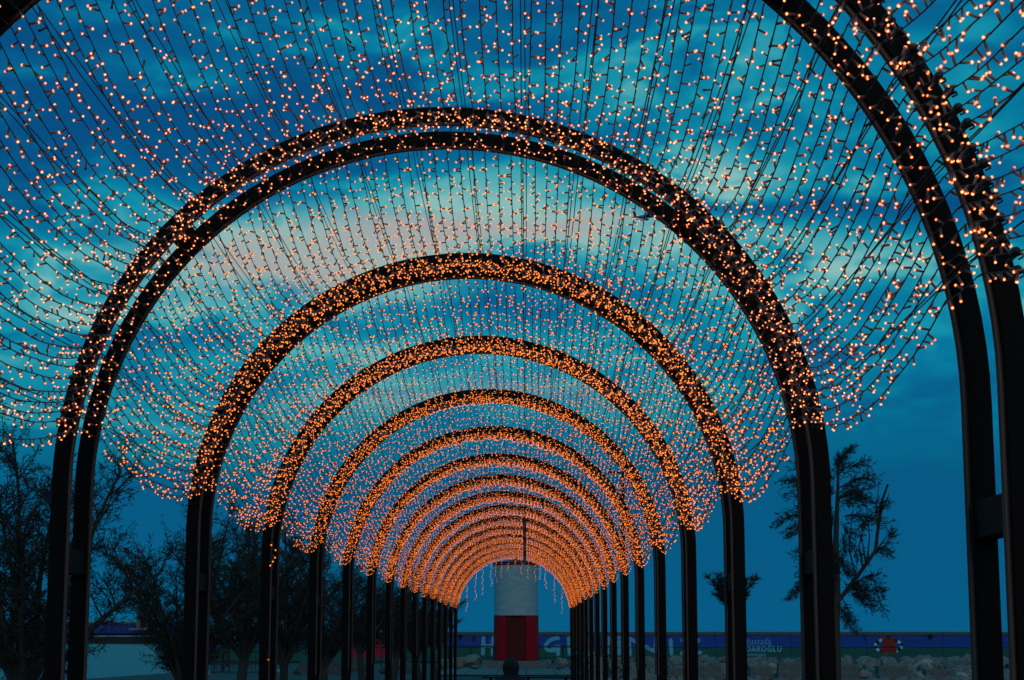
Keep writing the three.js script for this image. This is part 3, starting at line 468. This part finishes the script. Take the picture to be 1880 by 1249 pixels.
{ // notice board, boat, post by the railing
  const d = 82, o0 = at(391, 1181, d), w = 44 / 3344 * d, h = 24 / 3344 * d, o = thing('notice_board', 'blue notice board with three pale lines above the harbour railing', 'sign', [o0.x, 0, -d]);
  const cv = document.createElement('canvas'); cv.width = 256; cv.height = 128; const c = cv.getContext('2d'); c.fillStyle = '#0f2050'; c.fillRect(0, 0, 256, 128); const r = rng(3);
  c.fillStyle = '#6f9fb6'; for (const [y, n] of [[24, 150], [58, 225], [92, 140]]) for (let x = 16; x < n; x += 7) if (r() < 0.85) c.fillRect(x, y + r() * 2, 5, 12);
  const t = new THREE.CanvasTexture(cv); t.colorSpace = THREE.SRGBColorSpace;
  part('board', box(w, h, 0.04, 0, o0.y + h / 2, 0), new THREE.MeshStandardMaterial({ map: t, roughness: 0.6 }), o);
  for (const s of [-1, 1]) part('post', new THREE.CylinderGeometry(0.04, 0.04, o0.y + h * 0.9, 8).translate(s * w * 0.4, (o0.y + h * 0.9) / 2, -0.065), M.cableBlack, o);
  part('frame', merge([box(w + 0.06, 0.03, 0.06, 0, o0.y + h + 0.016, 0), box(w + 0.06, 0.03, 0.06, 0, o0.y - 0.016, 0)]), M.cableBlack, o);
  const p0 = at(412, 1120, 84), po = thing('flag_post', 'bare dark post rising right of the blue notice board', 'post', [p0.x, 0, -84]); part('pole', new THREE.CylinderGeometry(0.045, 0.06, p0.y, 10).translate(0, p0.y / 2, 0), M.cableBlack, po); part('finial', new THREE.SphereGeometry(0.07, 10, 8).translate(0, p0.y + 0.04, 0), M.cableBlack, po); part('base_plate', box(0.3, 0.03, 0.3, 0, 0.016, 0), M.cableBlack, po);
  const b0 = at(437, 1172, 96), bo = thing('small_boat', 'small white boat standing ashore behind the harbour railing', 'boat', [b0.x, b0.y, -96]);
  const hull = new THREE.BufferGeometry(), pos = [], idx = []; for (let i = 0; i <= 10; i++) { const u = i / 10, hw = 0.42 * Math.pow(Math.sin(Math.PI * Math.min(0.98, 0.12 + u * 0.88)), 0.6), x = -0.85 + 1.7 * u, sh = 0.2 + 0.06 * u * u; for (const [f, yy] of [[-1, sh], [-0.75, -0.1], [0, -0.22], [0.75, -0.1], [1, sh]]) pos.push(x, yy, f * hw); } for (let i = 0; i < 10; i++) for (let k = 0; k < 4; k++) { const q = i * 5 + k; idx.push(q, q + 5, q + 1, q + 1, q + 5, q + 6); } hull.setAttribute('position', new THREE.Float32BufferAttribute(pos, 3)); hull.setIndex(idx); hull.computeVertexNormals();
  const hm = M.white.clone(); hm.side = THREE.DoubleSide; hm.map = null; hm.bumpMap = null; part('hull', hull, hm, bo); part('gunwale', rbox(1.66, 0.035, 0.06, 0.01, 0, 0.21, 0.36), M.coping, bo); part('thwart', box(0.16, 0.03, 0.7, 0.1, 0.12, 0), M.coping, bo); part('boat_stand', merge([-0.5, 0.5].map((x) => box(0.1, b0.y - 0.12, 0.7, x, -0.2 - (b0.y - 0.12) / 2 + 0.06, 0))), M.darkConcrete, bo);
}

// ---------------------------------------------------------------- street lamp seen through the strings, bench, person
{
  const d = 70, top = at(1143, 868, d), o = thing('street_lamp', 'tall dark street lamp beyond the tunnel, arm to the left', 'street lamp', [top.x, 0, -d]);
  part('pole', new THREE.CylinderGeometry(0.055, 0.12, top.y, 12).translate(0, top.y / 2, 0), M.steel, o); part('arm', tube([V(0, top.y - 0.02, 0), V(-0.18, top.y, 0), V(-0.36, top.y + 0.01, 0)], 0.03, 8, true), M.steel, o);
  const hd = part('lamp_head', rbox(0.3, 0.06, 0.16, 0.02, -0.42, top.y + 0.01, 0), M.steel, o); part('lens', box(0.2, 0.012, 0.11, -0.43, top.y - 0.027, 0), M.coping, hd); part('base_plate', box(0.34, 0.03, 0.34, 0, 0.016, 0), M.steel, o);
}
{
  const d = 53, a = at(884, 1243, d), b = at(1056, 1243, d), L = b.x - a.x, o = thing('bench', 'low dark bench standing across the path beyond the person', 'bench', [(a.x + b.x) / 2, 0, -d]);
  for (let i = 0; i < 4; i++) part('seat_slat', rbox(L, 0.035, 0.1, 0.006, 0, a.y - 0.018, -0.165 + i * 0.11), M.steel, o); for (const s of [-0.4, 0, 0.4]) part('leg', box(0.08, a.y - 0.036, 0.4, s * L, (a.y - 0.036) / 2, 0), M.steel, o);
}
{
  const d = 22, h = at(938, 1208, d), top = h.y, o = thing('person', 'person in a dark hooded coat seen from behind, bottom middle', 'person', [h.x, 0, -d]);
  const k = top / 1.56, bones = [[0, 1.44, 0, 0, 1.40, 0.02, .095, .088], [0, 1.33, 0, 0, 1.25, 0.01, .055, .075], [-.15, 1.22, 0, .15, 1.22, 0, .068, .068], [0, 1.2, 0, 0, .85, 0, .14, .145], [0, .85, 0, 0, .6, .01, .15, .17], [-.085, .8, 0, -.1, .42, -.01, .085, .06], [.085, .8, 0, .1, .42, -.01, .085, .06], [-.1, .42, -.01, -.105, .09, .02, .058, .042], [.1, .42, -.01, .105, .09, .02, .058, .042], [-.105, .05, .02, -.12, .04, -.13, .045, .036], [.105, .05, .02, .12, .04, -.13, .045, .036], [-.2, 1.2, 0, -.25, .96, .05, .058, .05], [.2, 1.2, 0, .25, .96, .05, .058, .05], [-.25, .96, .05, -.16, .8, -.1, .05, .045], [.25, .96, .05, .16, .8, -.1, .05, .045]];
  const N = 96, mc = new MarchingCubes(N, new THREE.MeshBasicMaterial(), false, false, 200000); mc.isolation = 0; const S = 0.82, cy = 0.8;
  for (let zi = 0; zi < N; zi++) for (let yi = 0; yi < N; yi++) for (let xi = 0; xi < N; xi++) {
    const x = (xi - N / 2) / (N / 2) * S, y = (yi - N / 2) / (N / 2) * S + cy, z = (zi - N / 2) / (N / 2) * S; let acc = 0;
    if (Math.abs(x) < 0.42 && Math.abs(z) < 0.36) for (const [ax, ay, az, bx, by, bz, ra, rb] of bones) { const dx = bx - ax, dy = by - ay, dz = bz - az, t = clamp(((x - ax) * dx + (y - ay) * dy + (z - az) * dz) / (dx * dx + dy * dy + dz * dz)), q = Math.hypot(x - ax - dx * t, y - ay - dy * t, z - az - dz * t) - lerp(ra, rb, t); acc += Math.exp(-q * 38); }
    mc.field[xi + yi * N + zi * N * N] = acc > 1e-12 ? Math.log(acc) / 38 : -0.7;
  }
  mc.update(); const n = mc.count, g = new THREE.BufferGeometry(), P = new Float32Array(n * 3); for (let i = 0; i < n; i++) { P[i * 3] = mc.positionArray[i * 3] * S * k; P[i * 3 + 1] = (mc.positionArray[i * 3 + 1] * S + cy) * k; P[i * 3 + 2] = mc.positionArray[i * 3 + 2] * S * k; }
  g.setAttribute('position', new THREE.BufferAttribute(P, 3)); g.setAttribute('normal', new THREE.BufferAttribute(mc.normalArray.slice(0, n * 3), 3));
  part('body', g, M.coat, o);
  const hood = new THREE.SphereGeometry(0.112, 28, 20), hp = hood.attributes.position; for (let i = 0; i < hp.count; i++) { const x = hp.getX(i), y = hp.getY(i), z = hp.getZ(i); hp.setXYZ(i, x * (1 - 0.1 * smooth(-0.02, -0.11, y)), y * 1.22 + 0.008 * Math.sin(x * 60) * smooth(0.05, -0.1, y), z * 1.1 + (z > 0 ? 0.01 * Math.sin(y * 50) : 0)); } hood.computeVertexNormals();
  hood.translate(0, 1.425, 0.012); hood.scale(k, k, k); part('hood', hood, M.coat, o);
  const face = new THREE.SphereGeometry(0.07, 18, 14).scale(0.95, 1.25, 0.7).translate(0, 1.42, -0.075), nose = new THREE.ConeGeometry(0.014, 0.04, 8).rotateX(-1.2).translate(0, 1.415, -0.132); part('face', merge([face, nose]).scale(k, k, k), M.skin, o);
}

// ---------------------------------------------------------------- trees
function makeTree(seed, opt) {
  const r = rng(seed), limbs = [], twigs = [], needles = { p: [], n: [] };
  const { h, spread, trunkH, lean = 0, nLimbs = 7, dense = 1, droop = 0.25, needle = 0.055, bare = 0 } = opt;
  const curve = (p, d, len, bend, n) => { const pts = [p.clone()]; let q = p.clone(), dir = d.clone(); for (let i = 0; i < n; i++) { dir.add(V((r() - 0.5) * bend, (r() - 0.5) * bend, (r() - 0.5) * bend)).normalize(); q = q.clone().addScaledVector(dir, len / n); pts.push(q); } return [pts, dir]; };
  const taper = (n, a, b) => Array.from({ length: n }, (_, i) => lerp(a, b, i / (n - 1)));
  const sprig = (p, d, len) => { // one feathery twig with needles on all sides
    let q = p.clone(), dir = d.clone(); const n = 7, pts = [q.clone()];
    for (let i = 0; i < n; i++) { dir.y -= droop * 0.16; dir.add(V((r() - 0.5) * 0.35, (r() - 0.5) * 0.3, (r() - 0.5) * 0.35)).normalize(); const s = q.clone(); q = q.clone().addScaledVector(dir, len / n); pts.push(q);
      const m = Math.round(5 * dense); for (let k = 0; k < m; k++) { const b = s.clone().lerp(q, r()), a = V(r() - 0.5, r() - 0.5, r() - 0.5).normalize().multiplyScalar(0.9).add(dir.clone().multiplyScalar(0.75)).normalize(), L = needle * (0.6 + 0.8 * r()), side = a.clone().cross(V(r() - 0.5, r() - 0.5, r() - 0.5)).normalize().multiplyScalar(needle * 0.075), t = b.clone().addScaledVector(a, L), mid = b.clone().addScaledVector(a, L * 0.45);
        needles.p.push(b.x, b.y, b.z, mid.x + side.x, mid.y + side.y, mid.z + side.z, t.x, t.y, t.z, b.x, b.y, b.z, t.x, t.y, t.z, mid.x - side.x, mid.y - side.y, mid.z - side.z); } }
    twigs.push(tube(pts, taper(pts.length, 0.0035, 0.0012), 3));
  };
  const [tp, td] = curve(V(0, 0, 0), V(lean, 1, 0).normalize(), trunkH, 0.12, 6);
  const trunk = tube(tp, taper(7, opt.r ?? 0.09, (opt.r ?? 0.09) * 0.72), 9);
  const top = tp[6];
  for (let i = 0; i < nLimbs; i++) {
    const az = i / nLimbs * 6.28 + r() * 0.7, out = (0.35 + 0.65 * r()) * spread, up = h - trunkH, rise = up * (opt.round ? 0.2 + 0.85 * r() : (0.72 + 0.3 * r()) * (1 - 0.25 * (out / spread) ** 2));
    const goal = V(Math.cos(az) * out, rise, Math.sin(az) * out), len = goal.length();
    const parts = []; const [lp] = curve(top.clone().add(V(0, -0.06 * r(), 0)), goal.clone().normalize().add(V(Math.cos(az) * 0.22, 0, Math.sin(az) * 0.22)).normalize(), len, 0.22, 8);
    parts.push(tube(lp, taper(9, (opt.r ?? 0.09) * 0.42, 0.008), 6));
    const leafy = i >= bare;
    for (let j = 2; j <= 8; j++) for (let b = 0; b < (leafy ? opt.side ?? 3 : 1); b++) {
      const base = lp[j].clone().lerp(lp[j - 1], r()), a2 = r() * 6.28, dir = goal.clone().normalize().multiplyScalar(0.8).add(V(Math.cos(a2), (r() - 0.35) * 1.1, Math.sin(a2))).normalize(), L = len * (0.1 + 0.11 * r()) * (1.15 - j * 0.05);
      const [bp] = curve(base, dir, L, 0.3, 5); parts.push(tube(bp, taper(6, 0.009, 0.003), 4));
      if (leafy) for (let k = 1; k <= 5; k++) for (let e = 0; e < (opt.fork ?? 1); e++) { const a3 = r() * 6.28, dd = dir.clone().multiplyScalar(0.7).add(V(Math.cos(a3), (r() - 0.4), Math.sin(a3))).normalize(); sprig(bp[k].clone().lerp(bp[k - 1], r()), dd, (0.16 + 0.18 * r()) * (opt.sprig ?? 1)); }
    }
    limbs.push(merge(parts));
  }
  const ng = new THREE.BufferGeometry(); ng.setAttribute('position', new THREE.Float32BufferAttribute(needles.p, 3)); ng.computeVertexNormals();
  const tg = merge(twigs); tg.deleteAttribute('uv');
  const o = new THREE.Group(); part('trunk', trunk, M.bark, o); for (const l of limbs) part('limb', l, M.bark, o);
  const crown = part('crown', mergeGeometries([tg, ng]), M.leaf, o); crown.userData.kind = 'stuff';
  return o;
}
const KINDS = [makeTree(11, { h: 2.75, spread: 0.8, trunkH: 0.8, lean: -0.1, nLimbs: 11, dense: 0.62, droop: 0.02 }), makeTree(12, { h: 2.75, spread: 0.74, trunkH: 0.7, lean: 0.06, nLimbs: 11, dense: 0.62, droop: 0.02 }), makeTree(13, { h: 2.75, spread: 0.8, trunkH: 0.9, lean: 0, nLimbs: 10, dense: 0.62, droop: 0.02 })];
const usedKind = [0, 0, 0];
function plant(kind, px, d, topPx, turn, wide, label) { const p = at(px, 1200, d), t = at(px, topPx, d), o = usedKind[kind]++ ? KINDS[kind].clone() : KINDS[kind]; o.name = numbered('tamarisk_tree'); o.position.set(p.x, 0, -d); o.rotation.y = turn; const s = t.y / 2.75; o.scale.set(s * wide, s, s * wide); scene.add(o); tag(o, label, 'tree', 'feathery trees left of the tunnel'); }
plant(0, 70, 16.6, 732, 0.4, 0.78, 'large feathery tree at the left edge behind the second arch leg');
plant(1, 343, 24, 886, 2.1, 0.76, 'feathery tree behind the left leg of the third arch');
plant(2, 436, 29.5, 906, 4.0, 0.8, 'feathery tree filling the gap right of the third left leg');
plant(0, 522, 34, 942, 1.3, 0.8, 'feathery tree right behind the fourth left leg');
plant(1, 597, 41, 990, 5.0, 0.9, 'dark tree behind the left legs of the fifth and sixth arches');
plant(2, 668, 47, 1018, 2.7, 0.95, 'dark tree behind the left legs of the sixth and seventh arches');
plant(0, 722, 54, 1042, 3.6, 0.95, 'dark tree behind the eighth and ninth left legs');
plant(1, 770, 61, 1062, 0.2, 1, 'dark tree behind the tenth and eleventh left legs');
plant(2, 800, 69, 1085, 1.8, 0.9, 'smallest dark tree of the left row, next to the last left leg');
{ // right: one loose tree with drooping fronds, one small far tree
  const d = 20.8, p0 = at(1533, 1200, d), P = (px, py, dz = 0) => { const q = at(px, py, d); return V(q.x - p0.x, q.y, dz); };
  const t = thing('tamarisk_tree', 'loose tree with drooping fronds and a bare limb behind the second right leg', 'tree', [p0.x, 0, -d]), r = rng(31);
  part('trunk', tube([V(0.03, 0, 0), V(0, 1, 0.02), P(1533, 1140), P(1536, 1090), P(1534, 1000, 0.03), P(1538, 900, 0.02), P(1540, 832)], [0.075, 0.068, 0.06, 0.05, 0.036, 0.02, 0.006], 9), M.bark, t);
  for (const l of [[[1536, 1108], [1572, 1062], [1606, 1012], [1613, 975], [1617, 945], [1621, 918], [1629, 890]], [[1613, 970], [1608, 930], [1613, 884]], [[1617, 940], [1630, 920], [1634, 905]], [[1594, 1030], [1598, 985], [1592, 940]], [[1600, 1022], [1614, 1004], [1626, 990]], [[1604, 1018], [1622, 1004], [1634, 1000]], [[1572, 1062], [1560, 1010], [1562, 960], [1566, 930]], [[1584, 1044], [1576, 1004], [1590, 960], [1602, 940]], [[1590, 1038], [1586, 1000], [1578, 970]], [[1534, 1050], [1512, 1010], [1500, 960]], [[1534, 1080], [1508, 1040], [1490, 1030]]]) part('limb', tube(l.map(([x, y], i) => P(x, y, 0.05 * Math.sin(i * 2 + x))), l.map((_, i) => lerp(l[0][0] === 1536 ? 0.027 : 0.013, l[0][0] === 1536 ? 0.012 : 0.004, i / (l.length - 1))), 6, true), M.bark, t);
  const tw = [], nd = [];
  const needleAt = (b, a, L) => { const side = a.clone().cross(V(r() - 0.5, r() - 0.5, r() - 0.5)).normalize().multiplyScalar(L * 0.085), q = b.clone().addScaledVector(a, L), m = b.clone().addScaledVector(a, L * 0.45); nd.push(b.x, b.y, b.z, m.x + side.x, m.y + side.y, m.z + side.z, q.x, q.y, q.z, b.x, b.y, b.z, q.x, q.y, q.z, m.x - side.x, m.y - side.y, m.z - side.z); };
  const frond = (x0, y0, x1, y1, n = 3) => { for (let c = 0; c < n * (x1 < x0 ? 1.8 : 1.3); c++) {
    const a = P(x0 + (r() - 0.5) * 14, y0 + (r() - 0.5) * 14, (r() - 0.5) * 0.3), b = P(x1 + (r() - 0.5) * 22 * (c ? 1 : 0.3), y1 + (r() - 0.5) * 22 * (c ? 1 : 0.3), (r() - 0.5) * 0.5), pts = []; for (let k = 0; k <= 8; k++) { const u = k / 8, q = a.clone().lerp(b, u); q.y += 0.05 * Math.sin(u * Math.PI) * (y1 > y0 + 20 ? -0.3 : 1) - 0.03 * u * u; pts.push(q); }
    tw.push(tube(pts, pts.map((_, k) => lerp(0.005, 0.0015, k / 8)), 3)); const dir = b.clone().sub(a).normalize();
    for (let k = 1; k <= 8; k++) for (let m = 0; m < 2; m++) { const base = pts[k].clone().lerp(pts[k - 1], r()), sd = dir.clone().multiplyScalar(0.8).add(V((r() - 0.5) * 1.5, (r() - 0.55) * 1.5, (r() - 0.5) * 1.5)).normalize(), L = (0.07 + 0.07 * r()) * (1.1 - k * 0.06), e = base.clone().addScaledVector(sd, L); tw.push(tube([base, base.clone().lerp(e, 0.5).add(V(0, 0.006, 0)), e], [0.0022, 0.0018, 0.001], 3)); for (let z = 0; z < 8; z++) needleAt(base.clone().lerp(e, r()), sd.clone().add(V(r() - 0.5, r() - 0.5, r() - 0.5).multiplyScalar(1.3)).normalize(), 0.03 + 0.025 * r()); } } };
  [[1530, 880, 1458, 845, 2], [1530, 905, 1440, 880, 4], [1530, 940, 1430, 952, 4], [1525, 930, 1450, 900, 3], [1525, 965, 1445, 975, 4], [1520, 1000, 1470, 1010, 3], [1530, 900, 1490, 870, 4], [1510, 1020, 1450, 1092, 4], [1505, 1030, 1476, 1080, 3], [1500, 990, 1476, 1046, 3], [1540, 860, 1562, 822, 3], [1540, 880, 1590, 848, 3], [1545, 900, 1606, 884, 4], [1540, 870, 1545, 838, 3], [1545, 930, 1606, 925, 4], [1550, 950, 1625, 962, 3], [1540, 915, 1580, 910, 4], [1545, 960, 1580, 985, 2], [1545, 985, 1556, 1015, 2], [1530, 950, 1510, 970, 5], [1566, 1000, 1586, 1024, 1], [1535, 1030, 1520, 1080, 4], [1622, 1004, 1640, 985, 1], [1602, 945, 1618, 930, 1], [1578, 975, 1600, 960, 2], [1612, 1010, 1634, 1018, 2], [1560, 1085, 1612, 1062, 3], [1565, 1095, 1604, 1112, 4], [1555, 1080, 1590, 1085, 4], [1545, 1100, 1575, 1158, 2], [1545, 1110, 1553, 1140, 2], [1600, 1080, 1628, 1092, 1], [1605, 1060, 1620, 1128, 1], [1530, 1010, 1560, 1050, 4]].forEach((f) => frond(...f));
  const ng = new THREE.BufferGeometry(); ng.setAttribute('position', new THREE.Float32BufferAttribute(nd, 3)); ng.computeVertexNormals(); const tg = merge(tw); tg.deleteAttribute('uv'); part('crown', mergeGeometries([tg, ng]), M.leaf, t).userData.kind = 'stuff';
  const top = at(1333, 1040, 32).y, u = makeTree(41, { h: top, spread: 0.36, trunkH: top - 0.72, nLimbs: 20, round: true, lean: -0.08, side: 3, dense: 0.8, droop: 0.0, needle: 0.03, r: 0.02, sprig: 0.42, fork: 1 });
  const q = at(1347, 1200, 32); u.name = numbered('young_tree'); u.position.set(q.x, 0, -32); scene.add(u); tag(u, 'small round-headed young tree behind the right leg of the third arch', 'tree');
  const s = makeTree(51, { h: at(30, 1182, 17).y, spread: 0.5, trunkH: 0.35, nLimbs: 7, dense: 1, droop: 0.5, needle: 0.045, r: 0.025, sprig: 0.7 });
  const w = at(22, 1200, 17); s.name = numbered('shrub'); s.position.set(w.x, 0, -17); scene.add(s); tag(s, 'thin dark shrub at the bottom left corner before the water', 'shrub');
}

// ---------------------------------------------------------------- airliner
{
  const d = 2100, s = d / 3300, p = at(1190, 397, d), o = thing('airliner', 'blue and dark airliner climbing to the right below the second arch', 'airplane', p.toArray());
  o.rotation.set(0, 0.35, 9 * D2R); const L = 58 * s, r = L * 0.055;
  const prof = [[0.02, -0.5], [0.35, -0.44], [0.75, -0.33], [1, -0.18], [1, 0.36], [0.88, 0.42], [0.6, 0.47], [0.05, 0.5]].map(([a, b]) => new THREE.Vector2(a * r, b * L));
  part('fuselage', new THREE.LatheGeometry(prof, 20).rotateZ(-Math.PI / 2), M.planeBody, o);
  const slab = (pts, th, mat, name) => { const g = new THREE.ExtrudeGeometry(new THREE.Shape(pts.map(([x, y]) => new THREE.Vector2(x * L, y * L))), { depth: th, bevelEnabled: false }).translate(0, 0, -th / 2); return [name, g, mat]; };
  for (const side of [1, -1]) { const [n, g, m] = slab([[0.08, 0], [-0.1, 0], [-0.24, 0.48], [-0.17, 0.48]], 0.5, M.planeDark, 'wing'); g.rotateX(Math.PI / 2 * side).translate(0, -r * 0.5, 0); const w = part(n, g, m, o); w.rotation.x = -side * 0.08; const e = part('engine', new THREE.CylinderGeometry(1.15, 0.9, 4.4, 14).rotateZ(Math.PI / 2), M.planeDark, o); e.position.set(-0.0 * L, -r * 1.15, side * L * 0.16); const [n2, g2, m2] = slab([[-0.4, 0], [-0.48, 0], [-0.53, 0.17], [-0.49, 0.17]], 0.4, M.planeDark, 'tailplane'); g2.rotateX(Math.PI / 2 * side).translate(0, r * 0.3, 0); part(n2, g2, m2, o); }
  { const [n, g, m] = slab([[-0.34, 0.02], [-0.48, 0.02], [-0.53, 0.2], [-0.47, 0.2]], 0.5, M.planeDark, 'tail_fin'); part(n, g, m, o); part('tail_mark', new THREE.CircleGeometry(0.9, 12).translate(-0.46 * L, 0.12 * L, 0.28), M.white, o); }
  for (const [x, z] of [[0.33, 0], [-0.04, 2.2], [-0.04, -2.2]]) part('landing_gear', merge([new THREE.CylinderGeometry(0.2, 0.2, 3, 8).translate(0, 0, 0), new THREE.CylinderGeometry(0.75, 0.75, 0.9, 12).rotateX(Math.PI / 2).translate(0, -1.5, 0)]), M.planeDark, o).position.set(x * L, -r - 1, z);
}

renderer.render(scene, camera);
